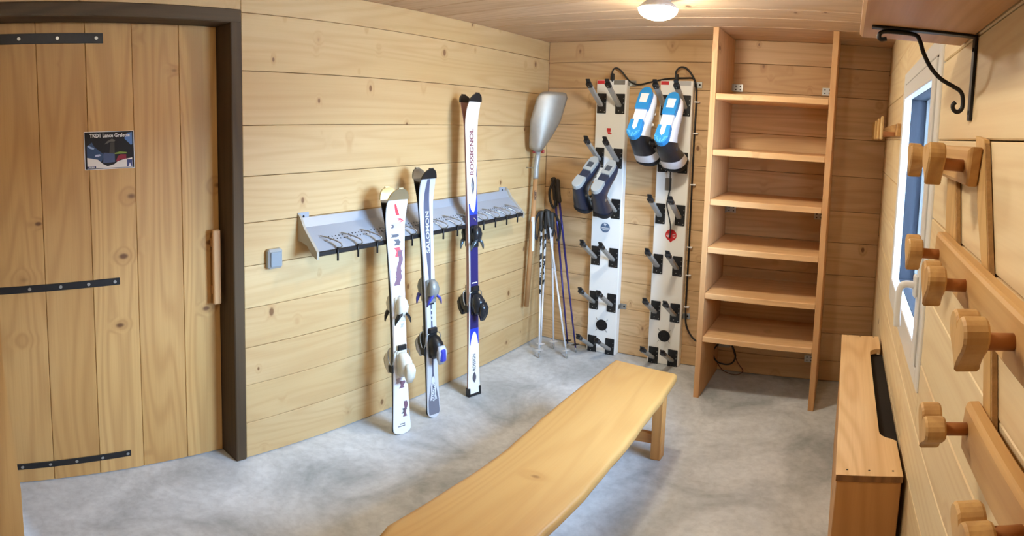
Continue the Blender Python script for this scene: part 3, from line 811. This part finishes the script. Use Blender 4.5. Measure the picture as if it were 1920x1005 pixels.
hk = MB(); hk.tube(smooth_path([(LW, 3.245, 1.30), (LW+.05, 3.245, 1.30), (LW+.085, 3.25, 1.305), (LW+.09, 3.25, 1.325)], 4), .004, 8)
hk = hk.build('wall_hook', mSteel); tag(hk, 'small steel wall hook behind the shovel handle', 'hook')

# ================================================================= SKI POLES
mPoleW = mat('white_pole', (226, 228, 232), .3, .2); mPurple = mat('purple_pole', (62, 54, 120), .3, .3); mSpeck = None
def speckle():
    m = bpy.data.materials.new('speckled_pole'); m.use_nodes = True; nt = m.node_tree; N = nt.nodes; L = nt.links
    b = N['Principled BSDF']; b.inputs['Roughness'].default_value = .3
    tc = N.new('ShaderNodeTexCoord'); mp = N.new('ShaderNodeMapping'); mp.inputs['Scale'].default_value = (60, 60, 34); vo = N.new('ShaderNodeTexNoise'); vo.inputs['Scale'].default_value = 1; vo.inputs['Detail'].default_value = 1
    L.new(tc.outputs['Object'], mp.inputs[0]); L.new(mp.outputs[0], vo.inputs['Vector'])
    r = N.new('ShaderNodeValToRGB'); r.color_ramp.interpolation = 'CONSTANT'; r.color_ramp.elements[0].color = lin((40, 44, 50)); r.color_ramp.elements[1].position = .5; r.color_ramp.elements[1].color = lin((216, 220, 224))
    L.new(vo.outputs['Fac'], r.inputs[0]); L.new(r.outputs[0], b.inputs['Base Color']); return m
mSpeck = speckle()
mGripB = mat('brown_black_grip', (48, 38, 30), .6); mGripG = mat('charcoal_grip', (54, 52, 48), .6); mStrapB = mat('nylon_strap', (36, 32, 30), .8, noise=.3, nscale=120)
def pole(tip, top, sm, um, gm, bm_, label, group, upfrac=.45, gl=.14, strapdir=(.03, .02)):
    tip, top = Vector(tip), Vector(top); d = (top-tip); Lp = d.length; d.normalize()
    M = frame(tip, d); t = empty('ski_pole', M=M); tag(t, label, 'ski pole', group)
    MB().tube([(0, 0, .03), (0, 0, Lp*(1-upfrac))], [.0052, .0075], 10).build('lower_shaft', sm, t)
    MB().tube([(0, 0, Lp*(1-upfrac)), (0, 0, Lp-gl+.01)], [.0076, .0084], 10).build('upper_shaft', um, t)
    MB().tube([(0, 0, 0), (0, 0, .012), (0, 0, .034)], [.002, .005, .0062], 8).build('tip', mSteel, t)
    b = MB(); b.tube([(0, 0, .052), (0, 0, .058), (0, 0, .062)], [.012, .030, .010], 14, smooth=False); b.build('basket', bm_, t)
    b = MB(); b.tube([(0, 0, Lp-gl), (0, 0, Lp-gl+.012), (0, 0, Lp-gl*.65), (0, 0, Lp-gl*.35), (0, 0, Lp-.02), (0, 0, Lp-.006), (0, 0, Lp)], [.011, .0155, .0145, .0165, .0185, .018, .010], 12)
    b.build('grip', gm, t)
    sx, sy = strapdir
    pts = smooth_path([(0, .012, Lp-.015), (sx*.7, sy*.7, Lp-.02), (sx*1.5, sy*1.5, Lp-.09), (sx*1.4, sy*1.4, Lp-.17), (sx*.9, sy*.9, Lp-.2), (sx*.6, sy*.6, Lp-.14), (0, -.005, Lp-.03)], 4)
    MB().tube(pts, .009, 6, flat=.2).build('strap', mStrapB, t)
    return t
mBkW = mat('white_basket', (220, 222, 226), .4)
pole((-1.848, 3.130, .004), (-1.985, 3.330, 1.00), mPoleW, mSpeck, mGripG, mBkW, 'white ski pole, black speckled above, tip nearest the shovel', 'speckled white ski poles', .56)
pole((-1.900, 3.235, .004), (-1.968, 3.365, 1.01), mPoleW, mSpeck, mGripG, mBkW, 'speckled white ski pole standing just behind the other speckled one', 'speckled white ski poles', .52)
pole((-1.690, 3.230, .004), (-1.950, 3.345, 1.005), mPoleW, mPoleW, mGripG, mBkW, 'plain white ski pole crossing towards the first boot dryer', 'plain white ski poles', .4, .12)
pole((-1.850, 3.330, .004), (-1.935, 3.385, .99), mPoleW, mPoleW, mGripG, mBkW, 'thin white ski pole upright between the speckled and purple ones', 'plain white ski poles', .4, .12)
pole((-1.775, 3.400, .004), (-1.985, 3.478, 1.225), mPurple, mPurple, mGripB, mBlack, 'purple ski pole behind, left one of the purple two', 'purple ski poles', .4, .17, (.03, -.03))
pole((-1.690, 3.360, .004), (-1.950, 3.470, 1.215), mPurple, mPurple, mGripB, mBlack, 'purple ski pole with its tip closest to the boot dryer', 'purple ski poles', .4, .17, (.03, -.03))

# ================================================================= BOOT DRYERS
ARMZ = (1.757, 1.393, 1.055, .718, .395, .062)
def dryer(cx, label, kind):
    t = empty('boot_dryer', (cx, BW, 0)); tag(t, label, 'boot dryer', 'boot dryers on the back wall')
    w, d = .109, .054
    MB().box(-w, w, -d, -.001, .002, 1.912, .004).build('panel', mWhiteP, t)
    for z in ARMZ:
        for sx in (-1, 1):
            x = sx*.0665
            p = MB(); p.box(x-.033, x+.033, -d-.007, -d, z-.072, z+.062, .003)
            for dx_, dz_ in ((.024, -.06), (.026, .0), (.026, .03), (-.006, -.052)): p.disc((x+dx_, -d-.007, z+dz_), (0, -1, 0), .0035, .001, 6, 1)
            p = p.build('arm_plate', [mBlack, mSteel], t)
            a = MB()
            dirv = Vector((0, -.838, .545)); nv = Vector((0, .545, .838))
            M = frame((x-.004, -d-.004, z-.02), dirv, (0, .545, .838))
            a.box(-.017, .017, -.010, .010, 0, .215, .004, M=M)
            a = a.build('arm', mAlu, p)
            h = MB(); h.box(-.0185, .0185, -.012, .014, .205, .248, .006, M=M)
            h.loft([[M @ Vector((sx_*.013, y_, z_)) for sx_, y_, z_ in ((-1, .002+q*.01, .235+q*.035), (1, .002+q*.01, .235+q*.035), (1, .015+q*.004, .228+q*.04), (-1, .015+q*.004, .228+q*.04))] for q in (0, .5, 1.0)], smooth=False)
            h.disc(M @ Vector((0, -.0121, .226)), M.to_3x3() @ Vector((0, -1, 0)), .004, .001, 8, 1)
            h.build('arm_cap', [mBlack, mSteel], a) if False else h.build('arm_cap', [mBlack, mSteel], p)
    # fan inlet
    f = MB().disc((0, -d, .214), (0, -1, 0), .0415, .004, 28).build('fan_inlet', mat('fan_black', (14, 14, 15), .6), t)
    for k in range(3): 
        b = MB(); b.tube([((.013+.011*k)*math.cos(2*PI*i/24), -d-.0045, .214+(.013+.011*k)*math.sin(2*PI*i/24)) for i in range(25)], .001, 5); b.build('guard_wire', mBlackM, f)
    for sx in (-1, 1):
        for sz in (-1, 1):
            b = MB(); b.tube([(sx*.031, -d-.002, .214+sz*.034), (sx*.041, -d-.002, .214+sz*.046)], .0016, 5); b.disc((sx*.041, -d, .214+sz*.046), (0, -1, 0), .003, .003, 6); b.build('fan_clip', mSteel, f)
    # red tag and second tag at the top
    MB().box(-.105, -.052, -d-.001, -d, 1.884, 1.907).build('red_tag', mRed, t)
    MB().box(.015, .095, -d-.001, -d, 1.880, 1.910).build('top_tag', mGreyPr if kind == 0 else mSilverPr, t)
    if kind == 0:
        b = MB().disc((-.005, -d, .915), (0, -1, 0), .034, .0012, 28).build('round_sticker', mSlate, t)
        MB().add([Vector((-.005+x_, -d-.0016, .915+z_)) for x_, z_ in ((-.012, .026), (-.006, .029), (0, .026), (.006, .029), (.011, .024), (.004, .016), (0, .008), (-.005, .016))], [tuple(range(8))]).build('white_mark', mWhitePr, b)
        for i, (w_, z_) in enumerate(((.027, .0), (.027, -.008), (.018, -.015))):
            MB().box(-.005-w_, -.005+w_, -d-.0016, -d-.001, .914+z_-.0018, .914+z_+.0018).build('printed_line', mWhitePr, b)
        r = MB(); r.box(-.022, .006, -d-.001, -d, 1.563, 1.588, .0004); r.add([Vector((x_, -d-.0006, z_)) for x_, z_ in ((-.018, 1.562), (.004, 1.562), (-.001, 1.549), (-.013, 1.549))], [(0, 1, 2, 3)]); r.box(-.002, .013, -d-.001, -d, 1.548, 1.556, .0003); r.build('red_emblem', mRed, t)
    else:
        b = MB().disc((.012, -d, .915), (0, -1, 0), .038, .0012, 28).build('round_sticker', mRed, t)
        for sx in (-1, 1):
            for i, (w_, z_) in enumerate(((.010, .004), (.012, -.005), (.007, -.013))):
                xx = .012+sx*.020
                MB().box(xx-w_, xx+w_, -d-.0016, -d-.001, .916+z_-.0016, .916+z_+.0016).build('printed_line', mWhitePr, b)
        MB().add([Vector((x_, -d-.0011, z_)) for x_, z_ in ((.0, .878), (.022, .878), (.012, .866))], [(0, 1, 2)]).build('sticker_point', mRed, b)
        MB().box(-.045, -.002, -d-.001, -d, 1.205, 1.285).build('instruction_label', mGreyPr, t)
    # fixing brackets on the wall
    for z in (1.892, .362):
        k = MB(); k.box(w-.002, w+.002, -.04, -.002, z-.016, z+.016); k.box(w, w+.045, -.005, -.0015, z-.02, z+.02, .001); k.disc((w+.03, -.005, z), (0, -1, 0), .006, .002, 8, 1)
        k.build('fixing_bracket', [mSteel, mDark], t)
    return t
dryer(-1.548, 'white boot dryer panel nearer the corner, slate sticker, dark boots hung', 0)
dryer(-1.098, 'white boot dryer panel nearer the shelves, red sticker, white boots hung', 1)

# cables of the dryers
c = MB()
c.tube(smooth_path([(-1.545, 3.452, 1.90), (-1.545, 3.445, 1.965), (-1.525, 3.45, 1.992), (-1.49, 3.46, 1.975), (-1.43, 3.475, 1.905), (-1.37, 3.48, 1.884), (-1.28, 3.49, 1.905), (-1.18, 3.493, 1.926), (-1.06, 3.493, 1.934), (-1.0, 3.49, 1.93), (-.982, 3.49, 1.88)]), .0055, 8)
c.tube(smooth_path([(-1.10, 3.45, 1.925), (-1.105, 3.445, 1.97), (-1.075, 3.45, 2.0), (-1.03, 3.46, 1.985), (-.985, 3.475, 1.91), (-.974, 3.488, 1.80), (-.976, 3.49, 1.5), (-.974, 3.49, 1.1), (-.972, 3.49, .7), (-.972, 3.49, .40), (-.955, 3.48, .29), (-.90, 3.47, .215), (-.83, 3.46, .19)]), .006, 8)
c = c.build('dryer_cable', mCable); tag(c, 'black power cable looping over both boot dryers and down between dryer and shelves', 'cable')
for z in (1.78, 1.58, 1.25, .84, .65, .43):
    MB().box(-.984, -.950, 3.480, 3.503, z-.004, z+.004, .002).build('cable_clip', mWhite, c)
for x in (-1.545, -1.10):
    MB().box(x-.011, x+.011, 3.440, 3.462, 1.905, 1.955, .003).build('cable_plug', mBlack, c)

# ================================================================= SKI BOOTS
SEC = [((.302, .012), (.302, .036), .026), ((.287, .006), (.284, .060), .043), ((.252, .004), (.247, .078), .050), ((.205, .004), (.198, .088), .051),
       ((.145, .005), (.152, .106), .047), ((.075, .005), (.122, .132), .043), ((.018, .008), (.106, .158), .042), ((-.004, .030), (.102, .178), .042),
       ((-.010, .080), (.106, .204), .045), ((-.010, .140), (.112, .232), .051), ((-.008, .205), (.116, .270), .058), ((-.004, .265), (.122, .315), .064)]
def sect(p, q, w, grow=0.0, n=20):
    p, q = Vector((p[0], 0, p[1])), Vector((q[0], 0, q[1])); c_ = (p+q)/2; a = (q-p)/2; al = a.length; a.normalize()
    out_ = []
    for k in range(n):
        th_ = 2*PI*k/n; cs, sn = math.cos(th_), math.sin(th_)
        e = .78
        u = math.copysign(abs(cs)**e, cs)*(al+grow); v = math.copysign(abs(sn)**e, sn)*(w+grow)
        out_.append(c_+a*u+Vector((0, v, 0)))
    return out_
def make_boot(M, label, group, st, side):
    t = empty('ski_boot', M=M); tag(t, label, 'ski boot', group)
    shell, cuff, sole, mid, pad, buck = st[:6]
    MB().loft([sect(*s) for s in SEC[:9]], cap1=False).build('shell', shell, t)
    b = MB(); b.loft([sect(*s, grow=.004) for s in SEC[6:]], cap0=False, cap1=False); b.loft([sect(*SEC[-1], grow=.004), sect(*SEC[-1], grow=-.006)], cap0=False, cap1=False)
    cf = b.build('cuff', cuff, t)
    if st[6] == 'white':
        lr = [sect(*s_, grow=.0062) for s_ in (((-.009, .165), (.113, .248), .0535), ((-.008, .205), (.116, .270), .058), ((-.006, .240), (.119, .295), .0615))]
        MB().loft(lr, cap0=False, cap1=False).build('cuff_band', mat('pearl_cuff', (226, 224, 226), .35), cf)
    b = MB(); top = SEC[-1]
    e0 = ((.000, .272), (.121, .322), .056); e1 = ((.003, .290), (.120, .342), .054); e2 = ((.013, .296), (.112, .344), .044); e3 = ((.014, .235), (.102, .272), .040)
    b.loft([sect(*SEC[-2], grow=-.003), sect(*e0), sect(*e1), sect(*e2), sect(*e3)], cap0=False, cap1=True); b.build('liner', mFelt, t)
    # soles: heel and toe blocks plus the narrow shank
    def plate(pts, z0, z1, m, nm, parent=t, c_=.002):
        return MB().prism(pts, Matrix.Translation((0, 0, z0)), z1-z0, 0, c_).build(nm, m, parent)
    toe = [(.165, -.034), (.21, -.036)]+[(.262+.046*math.cos(a), .036*math.sin(a)) for a in [(-PI/2+PI*k/8) for k in range(9)]]+[(.21, .036), (.165, .034)]
    heel = [(.095, -.033)]+[(.03-.044*math.cos(a), -.036*math.sin(a)) for a in [(PI/2-PI*k/8) for k in range(9)]][::1]+[(.095, .033)]
    heel = [(.095, .033)]+[(.03-.044*math.sin(PI*k/8), .036*math.cos(PI*k/8)) for k in range(9)]+[(.095, -.033)]
    ts = plate(toe, -.022, .010, sole, 'toe_sole'); hs = plate(heel, -.024, .012, sole, 'heel_sole')
    plate([(.08, -.030), (.18, -.032), (.18, .032), (.08, .030)], -.012, .012, mid, 'shank')
    if st[6] == 'white':
        plate([(.205, -.020), (.262, -.022), (.262, .022), (.205, .020)], -.0235, -.020, pad, 'toe_pad', ts, .0008)
        plate([(.045, -.012), (.105, -.012), (.105, .012), (.045, .012), (.030, .0)], -.0262, -.020, pad, 'heel_pad', hs, .0008)
        for k in range(5):
            a = PI*(k+.5)/5
            x_, y_ = .03-.03*math.sin(a), .026*math.cos(a)
            MB().box(-.012, .012, -.003, .003, -.0265, -.022, .001, M=Matrix.Translation((x_, y_, 0)) @ Matrix.Rotation(PI-a+PI/2, 4, 'Z')).build('tread', mat('pale_azure', (96, 178, 222), .45), hs)
    else:
        plate([(.195, -.020), (.245, -.021), (.245, .021), (.195, .020)], -.0235, -.020, mat('toe_pad_dark', (70, 74, 80), .6), 'toe_pad', ts, .0008)
    # buckles on the outer side of the shell and cuff
    for i, (px_, pz_, wy, ang) in enumerate(((.20, .082, .040, -.1), (.145, .100, .038, -.3), (.116, .205, .040, .15), (.119, .262, .048, .2))):
        Mb = Matrix.Translation((px_, side*wy*.55, pz_)) @ Matrix.Rotation(-ang, 4, 'Y') @ Matrix.Rotation(side*-.7, 4, 'X')
        k = MB(); k.box(-.009, .009, -.030, .030, -.001, .007, .002, M=Mb); k.box(-.0065, .0065, -.004, .030, .007, .013, .002, M=Mb)
        k.build('buckle', buck, t)
        MB().box(-.003, .003, -.052, -.026, .0, .005, .001, M=Mb).build('buckle_catch', mSteel, t)
    # pivot rivets, one each side, and power strap round the top of the cuff
    for sy in (-1, 1):
        MB().disc((.045, sy*.0455, .118), (0, sy, .05), .011, .006, 14).build('pivot', mSteel if st[6] != 'white' else mat('pivot_black', (50, 50, 54), .4), t)
    MB().loft([sect((-.007, .232), (.118, .288), .061, .0065), sect((-.005, .258), (.121, .311), .064, .0065)], cap0=False, cap1=False).build('power_strap', mFelt, t)
    k = MB(); k.tube(smooth_path([(.118, side*.03, .295), (.148, side*.05, .305), (.168, side*.075, .28), (.173, side*.085, .245)], 4), .009, 6, flat=.25); k.build('strap_end', mFelt, t)
    return t
def boot_frame(x, y, z, ang, roll=0.0, size=1.0):
    """foot (toe) points up and back to the wall, sole faces the room; x,y,z is where the heel sole is"""
    f = Vector((0, math.sin(ang), math.cos(ang))); up = Vector((0, math.cos(ang), -math.sin(ang)))
    y_ = up.cross(f)
    M = Matrix((f, y_, up)).transposed().to_4x4()
    M = Matrix.Rotation(roll, 4, 'Y') @ M @ Matrix.Scale(size, 4)
    M.translation = (x, y, z); return M
WST = (mBootW, mat('black_cuff', (34, 34, 38), .35), mBlue, mBootW, mWhitePr, mWhite, 'white')
DST = (mNavy, mat('navy_cuff', (34, 38, 54), .3, coat=.3), mLightGrey, mat('dark_shank', (48, 54, 70), .35), mLightGrey, mSteel, 'dark')
make_boot(boot_frame(-1.228, 3.070, 1.545, .60, .03, 1.16), 'white and black ski boot with blue soles, left of the two white ones', 'white ski boots with blue soles', WST, 1)
make_boot(boot_frame(-1.055, 3.070, 1.518, .60, .03, 1.16), 'white and black ski boot with blue soles, the one beside the cable', 'white ski boots with blue soles', WST, -1)
make_boot(boot_frame(-1.602, 3.085, 1.218, .86, .22, .88), 'navy ski boot with grey soles, the one nearer the corner', 'navy ski boots with grey soles', DST, 1)
make_boot(boot_frame(-1.470, 3.085, 1.200, .86, .18, .88), 'navy ski boot with grey soles, the one nearer the white boots', 'navy ski boots with grey soles', DST, -1)
# strap hanging down from the white boots over the second dryer
k = MB().tube(smooth_path([(-1.07, 3.36, 1.40), (-1.095, 3.40, 1.32), (-1.10, 3.42, 1.22), (-1.12, 3.435, 1.12), (-1.105, 3.43, 1.06), (-1.085, 3.425, .98), (-1.088, 3.43, .90)]), .013, 6, flat=.22).build('hanging_strap', mFelt)
tag(k, 'black strap hanging from the white boots down over the red sticker', 'strap')

# ================================================================= COAT RACK on the right wall
cr = empty('coat_rack', (.24, .85, 1.1)); tag(cr, 'rustic wooden coat rack with heart shaped pegs on three boards', 'coat rack')
CO = Vector((.24, .85, 1.1))
def batten(pts, nm='batten', x0=-.0255, x1=-.0168, m=wPegZ):
    P = [Vector((0, y, z))-Vector((0, CO.y, CO.z)) for y, z in pts]; c_ = sum(P, Vector())/len(P)
    lo = [Vector((x0, p.y-c_.y, p.z-c_.z)) for p in P]; hi = [Vector((x1, p.y-c_.y, p.z-c_.z)) for p in P]
    o = MB().loft([lo, hi], smooth=False).build(nm, m, cr, loc=c_); return o
batten([(.945, 1.622), (.882, 1.616), (.828, 1.488), (.752, 1.327), (.690, 1.13), (.735, 1.13), (.806, 1.376), (.892, 1.50)])
batten([(.882, 1.612), (.874, 1.606), (.821, 1.486), (.745, 1.325), (.684, 1.13), (.690, 1.13), (.752, 1.327), (.828, 1.488)], 'bark_edge', -.0245, -.0168, mBark)
batten([(1.200, 1.598), (1.118, 1.596), (1.050, 1.424), (1.02, 1.36), (1.13, 1.36), (1.166, 1.426)])
batten([(1.118, 1.596), (1.110, 1.590), (1.043, 1.424), (1.013, 1.36), (1.02, 1.36), (1.050, 1.424)], 'bark_edge', -.0245, -.0168, mBark)
def crboard(y0, y1, z0, z1, cut=0.0):
    P = [(y0+cut, z0), (y1, z0+.002), (y1+.006, (z0+z1)/2), (y1-.004, z1), (y0, z1)]
    P = [Vector((0, y-CO.y, z-CO.z)) for y, z in P]; c_ = sum(P, Vector())/len(P)
    def lay(x, s_): return [Vector((x, (p.y-c_.y)*(1-s_/abs(y1-y0)*2), (p.z-c_.z)*(1-s_/(z1-z0)*2))) for p in P]
    MB().loft([lay(-.049, .007), lay(-.046, .002), lay(-.042, 0), lay(-.029, 0), lay(-.0262, .003)], smooth=False).build('board', wPeg, cr, loc=c_)
crboard(.880, 1.245, 1.538, 1.603, .02)
crboard(.22, 1.140, 1.345, 1.425)
crboard(.20, .775, 1.130, 1.220)
def heart(n_=40):
    o_ = []
    for i in range(n_):
        t = 2*PI*i/n_
        o_.append((16*math.sin(t)**3/16*.040, (13*math.cos(t)-5*math.cos(2*t)-2*math.cos(3*t)-math.cos(4*t))/17*.040+.004))
    return o_
HM = Matrix(((0, 0, -1, 0), (1, 0, 0, 0), (0, 1, 0, 0), (0, 0, 0, 1)))
HM = Matrix(((0, 0, 1, 0), (1, 0, 0, 0), (0, 1, 0, 0), (0, 0, 0, 1)))
wHeart = wood('heart_pine', 'ZYX', (206, 164, 104), (150, 102, 56), .1, .35)
for i, (y, z) in enumerate(((1.172, 1.566), (.919, 1.570), (1.090, 1.386), (.834, 1.388), (.578, 1.388), (.747, 1.184), (.49, 1.184))):
    d = MB().tube([(-.046, 0, 0), (-.098, 0, .002)], .0105, 12, smooth=True).build('peg', wDowel, cr, loc=(0, y-CO.y, z-CO.z))
    MB().prism(heart(), Matrix.Translation((-.113, 0, .002)) @ Matrix.Rotation((.12, -.1, .06, 0, -.08, .1, 0)[i], 4, 'X') @ HM, .028, 0, .003).build('heart', wHeart, d)

# small peg rack at the far end of the right wall
mr = empty('small_peg_rack', (RW, 2.96, 1.66)); tag(mr, 'small wooden rack of upright pegs in the corner beyond the window', 'peg rack')
MB().box(-.020, -.0015, -.50, .50, -.030, .025, .003).build('board', wPeg, mr)
for i in range(4):
    y = .42-.28*i
    MB().box(-.078, -.020, -.008, .008, -.02, .0, .003).build('arm', wDowel, mr, loc=(0, y, -.012))
    MB().box(-.088, -.074, -.012, .012, -.05, .055, .004).build('peg', wPegZ, mr, loc=(0, y, 0))

# ================================================================= SMALL WALL SHELF with iron bracket
ws = empty('wall_shelf', (RW, .75, 1.816)); tag(ws, 'small pine wall shelf on a black iron bracket high on the right wall', 'shelf')
block('board', .0075, RW-.001, .18, 1.177, 1.816, 1.843, wood('wall_shelf_pine', 'YXZ', (206, 160, 112), (168, 120, 76), .2, .28), ws, .006)
bk = MB(); by = 1.045
bk.box(.028, RW-.0005, by-.0105, by+.0105, 1.811, 1.8155, .001); bk.box(RW-.006, RW-.0005, by-.011, by+.011, 1.652, 1.811, .001)
bk = bk.build('bracket', mBlackM, ws); bk.location = -ws.location
sc = MB()
def curl(c_, r0, a0, a1, n_=12): return [(c_[0]+r0*math.cos(a0+(a1-a0)*i/n_), by, c_[1]+r0*math.sin(a0+(a1-a0)*i/n_)) for i in range(n_+1)]
sc.tube(smooth_path([(0.0562, by, 1.7931), (0.0450, by, 1.7913), (0.0422, by, 1.7988), (0.0487, by, 1.8058), (0.0703, by, 1.8072), (0.1078, by, 1.8053), (0.1181, by, 1.7931), (0.1256, by, 1.7734), (0.1406, by, 1.7472), (0.1612, by, 1.7266), (0.1856, by, 1.7144), (0.1987, by, 1.7078), (0.2053, by, 1.6984), (0.2072, by, 1.6825), (0.2053, by, 1.6722), (0.1978, by, 1.6666), (0.1903, by, 1.6703), (0.1884, by, 1.6787), (0.1931, by, 1.6844)], 4), .0042, 8)
sc = sc.build('scroll', mBlackM, bk)
for z in (1.788, 1.667):
    MB().disc((RW-.006, by, z), (-1, 0, 0), .004, .0015, 8).build('bracket_screw', mDark, bk)
